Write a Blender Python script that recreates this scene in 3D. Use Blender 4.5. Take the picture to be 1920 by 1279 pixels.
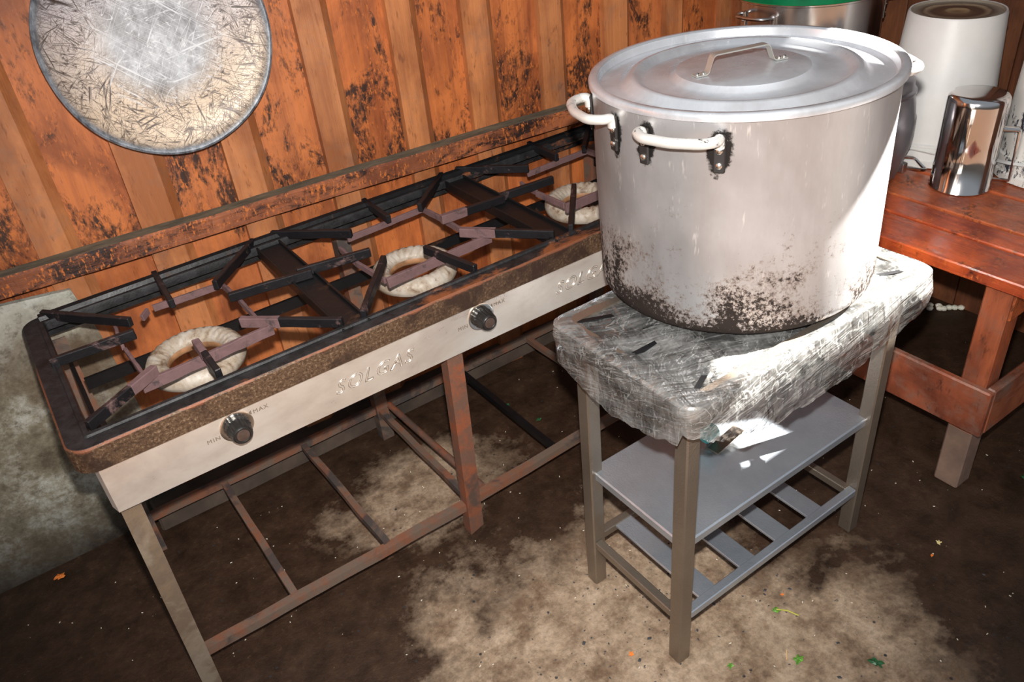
import bpy, bmesh, math, random
from mathutils import Vector, Matrix, noise
random.seed(7)
for o in list(bpy.data.objects): bpy.data.objects.remove(o, do_unlink=True)
S = bpy.context.scene
COL = S.collection
pi = math.pi
R = math.radians

# ---------------------------------------------------------------- camera
F = 1511.97
CP = Vector((.0911, -1.2949, 1.5647)); YAW, PIT, ROL = -.5546, -.5922, -.1105
fw = Vector((-math.sin(YAW)*math.cos(PIT), math.cos(YAW)*math.cos(PIT), math.sin(PIT)))
rt = Vector((math.cos(YAW), math.sin(YAW), 0)); up = rt.cross(fw)
r2 = math.cos(ROL)*rt + math.sin(ROL)*up; u2 = -math.sin(ROL)*rt + math.cos(ROL)*up
cam = bpy.data.objects.new('camera', bpy.data.cameras.new('camera')); COL.objects.link(cam)
M = Matrix((r2, u2, -fw)).transposed().to_4x4(); M.translation = CP
cam.matrix_world = M
cam.data.sensor_width = 36; cam.data.lens = 36*F/1920; cam.data.clip_start = .02; cam.data.clip_end = 100
S.camera = cam

# ---------------------------------------------------------------- world, sun, flash, exposure
w = bpy.data.worlds.new('world'); S.world = w; w.use_nodes = True
nt = w.node_tree; bg = nt.nodes['Background']
sky = nt.nodes.new('ShaderNodeTexCoord'); sep = nt.nodes.new('ShaderNodeSeparateXYZ'); cr = nt.nodes.new('ShaderNodeValToRGB')
nt.links.new(sky.outputs['Generated'], sep.inputs[0]); nt.links.new(sep.outputs['Z'], cr.inputs[0]); nt.links.new(cr.outputs[0], bg.inputs[0])
cr.color_ramp.elements[0].position = 0.0; cr.color_ramp.elements[0].color = (.30, .27, .24, 1)
cr.color_ramp.elements[1].position = .25; cr.color_ramp.elements[1].color = (.80, .90, 1.0, 1)
bg.inputs[1].default_value = .38
sun = bpy.data.objects.new('sun', bpy.data.lights.new('sun', 'SUN')); COL.objects.link(sun)
sd = Vector((math.cos(R(-17)), math.sin(R(-17)), .9*math.cos(R(-17)))).normalized()      # direction towards the sun
sun.rotation_euler = sd.to_track_quat('Z', 'Y').to_euler(); sun.data.energy = 85; sun.data.angle = R(.6); sun.data.color = (1, .97, .9)
sun.location = (6, -2, 6)
fl = bpy.data.objects.new('camera_flash', bpy.data.lights.new('camera_flash', 'SPOT')); COL.objects.link(fl)
fl.location = CP + u2*.11 + r2*.0; fl.rotation_euler = (-(fw + u2*.03)).to_track_quat('Z', 'Y').to_euler()
fl.data.energy = 212; fl.data.spot_size = R(88); fl.data.spot_blend = .75; fl.data.shadow_soft_size = .018; fl.data.color = (1, .965, .92)
S.view_settings.view_transform = 'Standard'; S.view_settings.look = 'None'
S.view_settings.gamma = 1; S.view_settings.use_curve_mapping = False; S.view_settings.exposure = 0.0

# ---------------------------------------------------------------- material helpers
class NT:
    def __init__(s, name):
        s.m = bpy.data.materials.new(name); s.m.use_nodes = True; s.t = s.m.node_tree
        s.b = s.t.nodes['Principled BSDF']; s.out = s.t.nodes['Material Output']
        s.tc = s.t.nodes.new('ShaderNodeTexCoord').outputs['Object']
    def n(s, ty, **k):
        nd = s.t.nodes.new('ShaderNode'+ty)
        for a, v in k.items(): setattr(nd, a, v)
        return nd
    def put(s, inp, v):
        if isinstance(v, bpy.types.NodeSocket): s.t.links.new(v, inp)
        elif isinstance(v, (tuple, list)) and len(v) == 3 and inp.type == 'RGBA': inp.default_value = (*v, 1)
        else: inp.default_value = v
    def map(s, scale=(1, 1, 1), loc=(0, 0, 0), rot=(0, 0, 0), src=None, rnd=0):
        if any(rot):
            m0 = s.n('Mapping'); s.put(m0.inputs[0], src or s.tc); m0.inputs['Rotation'].default_value = rot; src = m0.outputs[0]; rot = (0, 0, 0)
        m = s.n('Mapping'); s.put(m.inputs[0], src or s.tc); m.inputs['Scale'].default_value = scale; m.inputs['Location'].default_value = loc; m.inputs['Rotation'].default_value = rot
        if rnd:
            oi = s.n('ObjectInfo'); a = s.n('VectorMath', operation='MULTIPLY_ADD'); s.put(a.inputs[0], oi.outputs['Random']); a.inputs[1].default_value = (rnd, rnd*1.7, rnd*2.3); s.put(a.inputs[2], m.outputs[0]); return a.outputs[0]
        return m.outputs[0]
    def noise(s, scale, v=None, det=5, rough=.6, dist=0):
        k = s.n('TexNoise'); s.put(k.inputs['Vector'], v or s.tc)
        k.inputs['Scale'].default_value = scale; k.inputs['Detail'].default_value = det; k.inputs['Roughness'].default_value = rough; k.inputs['Distortion'].default_value = dist
        return k.outputs[0]
    def vor(s, scale, v=None, feat='F1'):
        k = s.n('TexVoronoi', feature=feat); s.put(k.inputs['Vector'], v or s.tc); k.inputs['Scale'].default_value = scale; return k.outputs[0]
    def ramp(s, f, *st):
        k = s.n('ValToRGB'); s.put(k.inputs[0], f); e = k.color_ramp.elements
        while len(e) < len(st): e.new(.5)
        for el, (p, c) in zip(e, st):
            el.position = p; el.color = (c, c, c, 1) if isinstance(c, (int, float)) else (*c, 1)
        return k.outputs[0]
    def mix(s, f, a, b, mode='MIX'):
        k = s.n('Mix', data_type='RGBA', blend_type=mode); s.put(k.inputs[0], f); s.put(k.inputs[6], a); s.put(k.inputs[7], b); return k.outputs[2]
    def math(s, op, a, b=0, c=None):
        k = s.n('Math', operation=op); s.put(k.inputs[0], a); s.put(k.inputs[1], b)
        if c is not None: s.put(k.inputs[2], c)
        k.use_clamp = False; return k.outputs[0]
    def xyz(s, v=None):
        k = s.n('SeparateXYZ'); s.put(k.inputs[0], v or s.tc); return k.outputs
    def bump(s, h, strength=.3, dist=.002):
        k = s.n('Bump'); s.put(k.inputs['Height'], h); k.inputs['Strength'].default_value = strength; k.inputs['Distance'].default_value = dist
        s.put(s.b.inputs['Normal'], k.outputs[0]); return k.outputs[0]
    def fin(s, col=None, rough=None, metal=None, spec=None, coat=None):
        for nm, v in (('Base Color', col), ('Roughness', rough), ('Metallic', metal), ('Specular IOR Level', spec), ('Coat Weight', coat)):
            if v is not None: s.put(s.b.inputs[nm], v)
        return s.m
    def rng(s, f, a, b, lo=0., hi=1.):
        k = s.n('MapRange'); s.put(k.inputs[0], f)
        for i, v in enumerate((a, b, lo, hi)): k.inputs[i+1].default_value = v
        return k.outputs[0]

def m_plain(name, col, rough=.5, metal=0, var=.15, sc=30, bump=.1):
    t = NT(name); f = t.noise(sc)
    d = tuple(c*(1-var) for c in col); l = tuple(min(1, c*(1+var)) for c in col)
    t.bump(f, bump, .001)
    return t.fin(t.ramp(f, (.3, d), (.7, l)), rough, metal)

def m_plank(name, ca, cb, soot=.5, grain=(26, 26, 1.6), rough=.5, grime=0., sm=(1, 1, .45), s1m=(1.6, 1.6, .75), low=0.):
    t = NT(name)
    g = t.noise(1.0, t.map(grain, rnd=5), 8, .65, .6)
    g2 = t.noise(1.0, t.map((grain[0]*5, grain[1]*5, grain[2]*4), rnd=5), 4, .7)
    blot = t.noise(5.5, t.map((1.3, 1.3, .8), rnd=9), 5, .6, .4)
    col = t.ramp(g, (.28, cb), (.5, ca), (.72, tuple(min(1, c*1.25) for c in ca)))
    col = t.mix(t.math('MULTIPLY', g2, .45), col, tuple(c*.45 for c in ca))
    oi = t.n('ObjectInfo').outputs['Random']
    col = t.mix(t.rng(oi, 0, 1, 0, .45), col, (.30, .13, .06))
    col = t.mix(t.ramp(blot, (.42, 0.), (.62, .7)), col, tuple(c*.55 for c in cb))
    # soot smears
    s1 = t.noise(7, t.map(s1m, loc=(3.1, 0, 1.7), rnd=3), 7, .72, 1.2)
    s2 = t.noise(75, t.map(sm), 4, .75)
    s = t.math('ADD', s1, t.math('MULTIPLY', t.math('SUBTRACT', s2, .5), .5))
    z = t.xyz()[2]
    zz = t.rng(z, .78, 1.3, .07*soot, -.06)
    s = t.math('ADD', s, zz)
    if low: s = t.math('ADD', s, t.rng(z, .70, .77, -low, 0.))
    sm = t.ramp(s, (.64-.12*soot, 0.), (.77-.12*soot, 1.))
    col = t.mix(t.math('MULTIPLY', sm, .93), col, (.009, .0065, .0065))
    # flecks of bright scraped wood
    fk = t.noise(130, t.map((1, 1, .4)), 3, .7)
    fm = t.math('MULTIPLY', t.ramp(fk, (.54, 0.), (.64, .85)), t.ramp(s, (.56-.12*soot, 0.), (.66-.12*soot, 1. if soot > .3 else .15)))
    col = t.mix(fm, col, (.56, .155, .03))
    pit = t.ramp(t.noise(120, t.map((1, 1, .22), loc=(3, 3, 3))), (.60, 0.), (.70, .55)); col = t.mix(pit, col, tuple(c*.35 for c in cb))
    if grime:
        gr = t.noise(10, t.map((1, 1, 1), loc=(6, 1, 2)), 8, .75, .3); col = t.mix(t.ramp(gr, (.50, 0.), (.66, grime)), col, (.17, .125, .10))
    t.bump(t.math('ADD', g2, t.math('MULTIPLY', g, 1.5)), .35, .003)
    return t.fin(col, t.ramp(g2, (.3, rough-.1), (.7, rough+.12)), 0)

MW_plank = m_plank('sooty_orange_plank', (.58, .165, .042), (.29, .066, .018), .95, low=.16)
MW_batten = m_plank('tan_batten', (.58, .21, .070), (.36, .105, .032), 0., grime=.35)
MW_right = m_plank('dark_brown_plank', (.20, .065, .025), (.10, .032, .013), 0, rough=.55)
MW_beam = m_plank('charred_red_beam', (.40, .095, .030), (.15, .035, .016), .80, grain=(2.2, 30, 30), sm=(.5, 1, 1), s1m=(.7, 1.6, 1.4))

def m_beamtop():
    t = NT('dusty_beam_top'); f = t.noise(1, t.map((14, 60, 60)), 6, .7)
    return t.fin(t.ramp(f, (.3, (.05, .042, .028)), (.7, (.16, .13, .085))), .9)
M_dust = m_beamtop()

def m_floor():
    t = NT('dirty_wet_concrete'); x, y, z = t.xyz()
    n1 = t.noise(2.6, None, 9, .68, .15); n2 = t.noise(14, None, 8, .7); n3 = t.noise(120, None, 3, .7); n4 = t.noise(7, t.map((1, 1, 1), loc=(4, 2, 0)), 9, .72, .1)
    # dry worn beige patch around the legs, wet and dark elsewhere
    def blob(cx, cy, rx, ry):
        a = t.math('POWER', t.math('DIVIDE', t.math('SUBTRACT', x, cx), rx), 2.0); b = t.math('POWER', t.math('DIVIDE', t.math('SUBTRACT', y, cy), ry), 2.0)
        return t.math('SUBTRACT', 1.0, t.math('SQRT', t.math('ADD', a, b)))
    d = t.math('MAXIMUM', blob(.80, -.58, .56, .56), t.math('MAXIMUM', blob(.72, .26, .30, .20), blob(1.02, -.78, .40, .30)))
    d = t.math('ADD', d, t.math('MULTIPLY', t.math('SUBTRACT', n1, .5), 1.7)); d = t.math('ADD', d, t.math('MULTIPLY', t.math('SUBTRACT', n4, .5), 1.3))
    dry = t.ramp(d, (-.12, 0.), (.40, 1.))
    wet = t.ramp(n2, (.3, (.016, .008, .004)), (.6, (.050, .025, .013)), (.8, (.088, .048, .027)))
    be = t.ramp(n2, (.3, (.15, .09, .055)), (.5, (.36, .26, .175)), (.72, (.52, .40, .29)))
    be = t.mix(t.ramp(n4, (.5, 0.), (.62, .8)), be, (.13, .075, .042))
    col = t.mix(dry, wet, be)
    g = t.ramp(t.vor(38), (.10, 1.), (.16, 0.)); gm = t.math('MULTIPLY', g, t.ramp(t.noise(9), (.52, 0.), (.58, 1.)))
    col = t.mix(gm, col, (.03, .03, .033))
    sp = t.math('MULTIPLY', t.ramp(t.vor(70, t.map((1, 1, 1), loc=(9, 9, 0))), (.05, 1.), (.09, 0.)), t.ramp(t.noise(21), (.58, 0.), (.62, 1.)))
    col = t.mix(sp, col, (.62, .55, .42))
    fine = t.noise(65, None, 6, .8); col = t.mix(t.ramp(fine, (.40, .65), (.56, 0.)), col, t.mix(.5, col, (.02, .012, .008))); col = t.mix(t.ramp(fine, (.60, 0.), (.74, .22)), col, (.40, .29, .20))
    t.bump(t.math('ADD', t.math('MULTIPLY', n2, 1.0), t.math('MULTIPLY', fine, .5)), .7, .006)
    return t.fin(col, t.mix(dry, t.ramp(n2, (.3, .38), (.7, .62)), (.8, .8, .8)), 0, .35)
M_floor = m_floor()

def m_concrete():
    t = NT('mossy_concrete'); n = t.noise(6, None, 8, .65); n2 = t.noise(70, None, 5, .75); n3 = t.noise(3, t.map((1, 1, 1), loc=(2, 0, 5)), 6, .6, .6)
    z = t.xyz()[2]
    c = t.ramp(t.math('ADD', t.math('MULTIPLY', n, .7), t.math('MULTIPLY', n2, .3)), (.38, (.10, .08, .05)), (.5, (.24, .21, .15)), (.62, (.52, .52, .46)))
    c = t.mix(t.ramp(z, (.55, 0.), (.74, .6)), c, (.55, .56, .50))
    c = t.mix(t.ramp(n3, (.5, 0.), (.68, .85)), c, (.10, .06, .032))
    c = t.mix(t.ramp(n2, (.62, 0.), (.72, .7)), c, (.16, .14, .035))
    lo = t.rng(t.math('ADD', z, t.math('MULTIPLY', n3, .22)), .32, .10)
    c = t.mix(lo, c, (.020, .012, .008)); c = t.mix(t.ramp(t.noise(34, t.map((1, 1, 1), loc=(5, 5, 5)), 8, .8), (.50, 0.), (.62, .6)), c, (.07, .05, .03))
    t.bump(t.math('ADD', n, n2), .5, .004)
    return t.fin(c, .75)
M_conc = m_concrete()

def m_metal(name, col, rough=.3, metal=1., var=.1, brush=None, stain=None, sst=(.62, .75), ssc=6, bump=.05, bsc=60, spec=None):
    t = NT(name)
    n = t.noise(8, None, 6, .6); v = t.map(brush or (1, 1, 1))
    b = t.noise(40, v, 4, .6)
    c = t.mix(t.math('MULTIPLY', b, 1.0), tuple(x*(1-var) for x in col), tuple(min(1, x*(1+var)) for x in col))
    m = None; rr = t.ramp(n, (.3, max(.02, rough-.08)), (.7, rough+.1))
    if stain:
        s = t.noise(ssc, t.map((1, 1, 1), loc=(7, 3, 1)), 8, .72, .4)
        f = t.ramp(s, (sst[0], 0.), (sst[1], 1.)); c = t.mix(f, c, stain); rr = t.mix(f, rr, (.75, .75, .75)); m = t.math('SUBTRACT', metal, t.math('MULTIPLY', f, metal*.9))
    t.bump(t.noise(bsc, v, 3, .6), bump, .001)
    return t.fin(c, rr, m if m is not None else metal, spec)

M_iron = m_metal('greasy_black_iron', (.009, .009, .010), .40, .3, .3, None, (.10, .042, .018), (.60, .74), 9, .6, 90, .35)
M_armtip = m_metal('burnt_purple_iron', (.15, .085, .085), .8, .1, .35, None, (.05, .035, .035), (.56, .66), 22, .8, 140)
M_armblk = m_metal('charred_support_arm', (.011, .010, .012), .45, .3, .3, None, (.12, .068, .062), (.58, .68), 14, .6, 120)
def m_skirt():
    t = NT('rust_speckled_edge'); n = t.noise(170, None, 3, .8); n2 = t.noise(9, t.map((1, 1, 1), loc=(1, 1, 4)), 6, .65, .5); z = t.xyz()[2]; x = t.xyz()[0]
    c = t.ramp(n, (.35, (.038, .020, .011)), (.55, (.115, .064, .034)), (.72, (.30, .21, .135)))
    c = t.mix(t.ramp(t.math('ADD', n2, t.rng(x, .5, 1.4, 0., .10)), (.46, 0.), (.6, .9)), c, (.030, .014, .009))
    edge = t.math('ADD', t.rng(z, .701, .7195, -.25, .6), t.math('MULTIPLY', t.math('SUBTRACT', n2, .5), 1.5))
    c = t.mix(t.ramp(edge, (.35, 0.), (.5, .85)), c, (.22, .075, .035))
    n3 = t.noise(16, t.map((.5, 1, 1)), 8, .7, .4); top = t.math('MAXIMUM', t.rng(z, .7188, .7198), t.rng(t.xyz()[1], .30, .36))
    blk = t.ramp(t.noise(30, None, 6, .7), (.35, (.004, .004, .0045)), (.7, (.032, .032, .034)))
    y = t.xyz()[1]
    ru = t.math('ADD', t.math('MULTIPLY', n3, 1.0), t.math('ADD', t.rng(x, .25, 1.1, -.14, .06), t.rng(y, .0, .04, .09, -.10)))
    topc = t.mix(t.ramp(ru, (.50, 0.), (.60, .9)), blk, (.26, .085, .03))
    c = t.mix(top, c, topc)
    t.bump(t.math('ADD', n, t.math('MULTIPLY', n3, 2)), .5, .0015)
    return t.fin(c, .55, .25)
M_skirt = m_skirt()
def m_rust(name, a=(.17, .12, .09), b=(.25, .095, .05), c3=(.045, .042, .044), k=.52):
    t = NT(name); n = t.noise(17, t.map((1, 1, 1), rnd=2), 8, .7, .4); n2 = t.noise(7, t.map((1, 1, 1), loc=(3, 3, 3), rnd=2), 6, .6, .6); n3 = t.noise(120, None, 3, .7)
    c = t.mix(t.ramp(n, (k-.08, 0.), (k+.08, 1.)), a, b); c = t.mix(t.ramp(n2, (.52, 0.), (.60, .85)), c, c3); c = t.mix(t.math('MULTIPLY', n3, .4), c, tuple(x*.4 for x in a))
    t.bump(t.math('ADD', n, n3), .5, .001); return t.fin(c, .7, .2)
M_rust = m_rust('rusty_painted_steel'); M_rusthot = m_rust('orange_rust', (.17, .088, .06), (.31, .088, .036), (.085, .06, .048), .53)
M_tan = m_rust('worn_tan_steel', (.22, .155, .10), (.17, .12, .085), (.30, .24, .18), .5)
def m_panel():
    t = NT('stained_stainless_sheet'); n = t.noise(5, t.map((1, 1, 2)), 8, .65, .4); n2 = t.noise(140, t.map((1, 1, .2)), 3, .6); n3 = t.noise(13, t.map((1, 1, 1), loc=(2, 2, 2)), 8, .75)
    c = t.ramp(n, (.3, (.70, .60, .53)), (.5, (.84, .76, .68)), (.72, (.92, .88, .82)))
    c = t.mix(t.ramp(n3, (.68, 0.), (.78, .7)), c, (.36, .17, .06)); x, y, z = t.xyz()
    t.bump(t.math('ADD', t.math('MULTIPLY', n2, .15), t.math('MULTIPLY', t.noise(4), 5)), .10, .004)
    return t.fin(c, t.ramp(n, (.3, .26), (.7, .36)), .7)
M_panel = m_panel()
M_embos = m_metal('embossed_steel', (.88, .84, .78), .22, 1., .05)
M_stamp = m_plain('stamped_marks', (.16, .12, .09), .6)
M_knob = m_plain('worn_black_bakelite', (.014, .012, .011), .38, 0, .4, 60, .3)
M_knobcap = m_plain('brown_worn_knob_face', (.07, .042, .032), .5, 0, .4, 40, .3)
def m_burner():
    t = NT('stained_cream_enamel'); n = t.noise(24, None, 8, .7, .4); n2 = t.noise(60, None, 5, .7); z = t.xyz()[2]
    c = t.ramp(n, (.33, (.16, .10, .06)), (.45, (.36, .29, .22)), (.6, (.47, .42, .36)))
    c = t.mix(t.ramp(n2, (.60, 0.), (.72, .85)), c, (.16, .08, .05)); t.bump(n2, .35, .002); return t.fin(c, .5, 0)
M_burner = m_burner(); M_throat = m_plain('scorched_inner_wall', (.26, .13, .06), .6, 0, .5, 30, .3)

def m_alu(name, soot=0, col=(.66, .64, .63), rough=.42, height=.40, handles=()):
    t = NT(name); x, y, z = t.xyz()
    n = t.noise(3.2, t.map((1, 1, .7)), 6, .6, .4); b = t.noise(90, t.map((1, 1, .06)), 4, .7); sc = t.noise(34, None, 6, .75)
    c = t.mix(t.ramp(n, (.32, 0.), (.68, 1.)), tuple(k*.70 for k in col), tuple(min(1, k*1.22) for k in col)); c = t.mix(t.math('MULTIPLY', b, .4), c, tuple(k*.72 for k in col))
    rr = t.ramp(n, (.3, rough-.06), (.7, rough+.1)); mt = .72
    scr = t.ramp(t.noise(55, t.map((1, 1, .22), loc=(5, 1, 2)), 3, .8), (.62, 0.), (.72, .6)); c = t.mix(scr, c, (.86, .85, .84)); sm_ = t.ramp(t.noise(5, t.map((1, 1, .35), loc=(3, 8, 2)), 6, .7), (.50, 0.), (.68, .5)); c = t.mix(sm_, c, (.34, .31, .31))
    if soot:
        h = t.rng(z, .0, .19, .43, -.13)
        p1 = t.noise(9, t.map((1, 1, .85), loc=(2.2, 5.1, .4)), 3, .55, .3); p2 = t.noise(110, None, 5, .85); ang = t.noise(2.2, t.map((1, 1, 0), loc=(1.1, .2, 0)), 1, .5)
        s = t.math('ADD', t.math('ADD', t.math('MULTIPLY', t.math('SUBTRACT', p1, .04), 1.05), t.math('MULTIPLY', t.math('SUBTRACT', p2, .5), 1.1)), t.math('ADD', h, t.math('MULTIPLY', t.math('SUBTRACT', ang, .5), .45)))
        f2 = t.ramp(s, (.55, 0.), (.66, .7)); c = t.mix(f2, c, (.27, .20, .165))
        f = t.ramp(s, (.66, 0.), (.73, 1.)); c = t.mix(t.math('MULTIPLY', f, .96), c, (.010, .0065, .005)); rr = t.mix(f, rr, (.8, .8, .8)); t.put(t.b.inputs['Specular IOR Level'], t.math('SUBTRACT', .5, t.math('MULTIPLY', f, .46)))
        ff = t.n('Math', operation='MULTIPLY'); t.put(ff.inputs[0], f); ff.inputs[1].default_value = .72; mt = t.math('SUBTRACT', .72, ff.outputs[0])
        # a few single dark drips higher up
        q = t.ramp(t.noise(13, t.map((1, 1, .8), loc=(8, 8, 3)), 4, .7), (.735, 0.), (.76, .9)); c = t.mix(q, c, (.07, .045, .035))
    for (hx, hy, hz) in handles:      # burnt-on grease around the handle plates
        v = t.n('VectorMath', operation='DISTANCE'); t.put(v.inputs[0], t.map((1, 1, .5))); v.inputs[1].default_value = (hx, hy, hz*.5)
        g = t.math('ADD', t.rng(v.outputs['Value'], .012, .034, 1., 0.), t.math('MULTIPLY', t.math('SUBTRACT', sc, .5), 1.6)); g = t.ramp(g, (.62, 0.), (.78, .95)); c = t.mix(g, c, (.009, .007, .006))
    t.bump(t.math('ADD', t.math('MULTIPLY', b, .3), sc), .08, .001)
    return t.fin(c, rr, mt if soot else .6)
HA = [(-172.6, 0), (-145, 0), (171.4, 0), (144, 0)]
hp = [(.2625*math.cos(R(a)), .2625*math.sin(R(a)), .345) for a, _ in HA]
M_pot = m_alu('sooty_aluminium', 1, (.55, .545, .555), .38, handles=hp)
M_lid = m_alu('dull_aluminium_lid', 0, (.68, .70, .74), .27)
M_hand = m_metal('cast_aluminium_handle', (.80, .78, .74), .4, .6, .1, None, (.03, .022, .018), (.54, .60), 26, .1)
M_bur = m_metal('blackened_rivet_plate', (.014, .011, .010), .6, .2, .5, None, (.65, .62, .58), (.60, .66), 40, .2)
M_steel = m_metal('brushed_steel', (.62, .60, .59), .2, 1., .06, (1, 1, .04))
M_mug = m_metal('polished_steel', (.66, .63, .62), .10, 1., .04)
M_grey = m_metal('grey_cast_aluminium', (.26, .25, .27), .38, .75, .12)
def m_hammer(nm, ca, cb, rg=.34):
    t = NT(nm); n = t.noise(420, None, 2, .5); n2 = t.noise(6, None, 6, .65); v = t.vor(230)
    c = t.ramp(n2, (.3, ca), (.7, cb)); sm = t.ramp(t.noise(11, t.map((1, 1, 1), loc=(4, 4, 4)), 6, .7), (.66, 0.), (.76, .7)); c = t.mix(sm, c, (.09, .085, .09))
    t.bump(t.math('ADD', n, v), .30, .0010); return t.fin(c, rg, .8)
M_ham = m_hammer('hammered_taupe_paint', (.24, .20, .16), (.32, .27, .22)); M_shelf = m_hammer('hammered_shelf_sky_tint', (.42, .47, .54), (.60, .65, .72), .30)  # shelf and slats: bluish sky reflection is put into the base colour
M_tray = m_metal('cream_reflecting_steel_tray', (.62, .59, .53), .3, .9, .1)
M_varn = m_plank('red_varnished_bench_plank', (.50, .085, .020), (.22, .028, .012), .35, grain=(30, 1.8, 30), rough=.26)
M_varnx = m_plank('red_varnished_rail', (.30, .075, .035), (.15, .038, .022), .25, grain=(3, 3, 16), rough=.42, grime=.75)
M_varnl = m_plank('red_varnished_leg', (.36, .085, .032), (.18, .045, .025), .05, grain=(26, 26, 2), rough=.38, grime=.3)
M_bare = m_plain('worn_bare_leg_end', (.19, .12, .09), .7, 0, .3, 14, .3)
def m_enamel(name, c0=(.74, .73, .71)):
    t = NT(name); n = t.noise(5, None, 6, .6); n2 = t.noise(40, t.map((1, 1, .35)), 5, .8); z = t.xyz()[2]
    c = t.ramp(n, (.3, tuple(k*.82 for k in c0)), (.7, c0)); c = t.mix(t.ramp(n2, (.66, 0.), (.74, .5)), c, (.42, .38, .30)); t.bump(n2, .1, .001); return t.fin(c, .42, 0)
M_white = m_enamel('white_plastic')
def m_chip():
    t = NT('chipped_white_enamel'); n = t.noise(30, t.map((1, 1, .5)), 8, .75); n2 = t.noise(4, t.map((1, 1, 1), loc=(1, 2, 3)), 4, .6)
    f = t.ramp(t.math('ADD', n, t.math('MULTIPLY', n2, .4)), (.74, 0.), (.77, 1.)); c = t.mix(f, (.72, .70, .66), (.03, .03, .045)); return t.fin(c, .35)
M_chip = m_chip()
def m_ubase():
    t = NT('burnt_brown_base'); d = t.n('VectorMath', operation='LENGTH'); t.put(d.inputs[0], t.map((1, 1, 0))); n = t.noise(20, None, 6, .7)
    v = t.math('ADD', d.outputs['Value'], t.math('MULTIPLY', t.math('SUBTRACT', n, .5), .02))
    c = t.ramp(v, (0., (.20, .12, .06)), (.025, (.36, .24, .13)), (.032, (.13, .07, .04)), (.06, (.10, .055, .035)), (.075, (.34, .25, .16)), (.082, (.12, .08, .055)), (.10, (.30, .25, .19))); return t.fin(c, .5)
M_ubase = m_ubase()
M_green = m_plain('green_plastic', (.0, .22, .075), .35, 0, .3, 8, .05)
def m_plate():
    t = NT('crazed_white_enamel'); x, y, z = t.xyz(); d = t.n('VectorMath', operation='LENGTH'); t.put(d.inputs[0], t.map((1, 1, 0)))
    r = d.outputs['Value']
    def scr(ang, sc, off, th):
        v = t.map((sc*.40, sc*.030, 1), rot=(0, 0, R(ang)), loc=(off, off*.7, 0))
        k = t.noise(1.0, v, 1, .5, .1); return t.ramp(t.math('ABSOLUTE', t.math('SUBTRACT', k, .5)), (0., 1.), (th, 0.))
    L = None
    for a, sc, off in ((20, 190, 1), (75, 230, 4), (-40, 210, 9), (120, 180, 13), (-10, 240, 21), (50, 260, 33), (100, 230, 41), (-65, 250, 47)):
        k = t.math('MULTIPLY', scr(a, sc, off, .020), t.ramp(t.noise(17, t.map((1, 1, 1), loc=(off, 2*off, 0)), 3, .7), (.44, 0.), (.50, 1.)))
        L = k if L is None else t.math('MAXIMUM', L, k)
    dots = t.ramp(t.noise(190, None, 4, .85), (.56, 0.), (.64, 1.))
    ring = t.math('MULTIPLY', t.ramp(r, (.085, 0.), (.14, 1.)), t.ramp(r, (.205, 1.), (.225, .8)))
    cloud = t.noise(7, None, 6, .7, .5); fine = t.noise(60, t.map((1, .5, 1)), 5, .75)
    ctr = t.ramp(t.math('ADD', t.math('MULTIPLY', cloud, .6), t.math('MULTIPLY', fine, .4)), (.34, (.07, .07, .075)), (.45, (.22, .22, .23)), (.56, (.38, .39, .41)), (.72, (.62, .64, .68)))
    ringc = t.mix(t.ramp(t.math('ADD', t.math('MULTIPLY', y, -1.), t.math('MULTIPLY', cloud, .2)), (.0, 0.), (.2, 1.)), (.44, .41, .43), (.52, .40, .29))
    c = t.mix(ring, ctr, ringc)
    dk = t.math('MULTIPLY', t.math('MAXIMUM', L, t.math('MULTIPLY', dots, .75)), ring); c = t.mix(dk, c, (.035, .018, .014))
    dark = t.math('MULTIPLY', t.ramp(t.noise(6, t.map((1, 1, 1), loc=(3.3, 1.2, 0)), 5, .65, .5), (.56, 0.), (.70, .85)), t.ramp(fine, (.4, .3), (.6, 1.))); c = t.mix(dark, c, (.05, .04, .035))
    wl = t.math('MULTIPLY', t.math('MAXIMUM', scr(35, 200, 50, .010), t.math('MAXIMUM', scr(-50, 180, 70, .010), scr(80, 200, 90, .008))), t.ramp(r, (.12, .8), (.16, 0.))); c = t.mix(wl, c, (.60, .61, .63))
    rim = t.ramp(r, (.221, 0.), (.227, 1.)); c = t.mix(rim, c, t.ramp(fine, (.35, (.05, .055, .065)), (.6, (.20, .22, .25)), (.8, (.42, .43, .45))))
    t.bump(t.math('SUBTRACT', 1., dk), .15, .001)
    return t.fin(c, .42, .12)
M_plate = m_plate()
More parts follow.
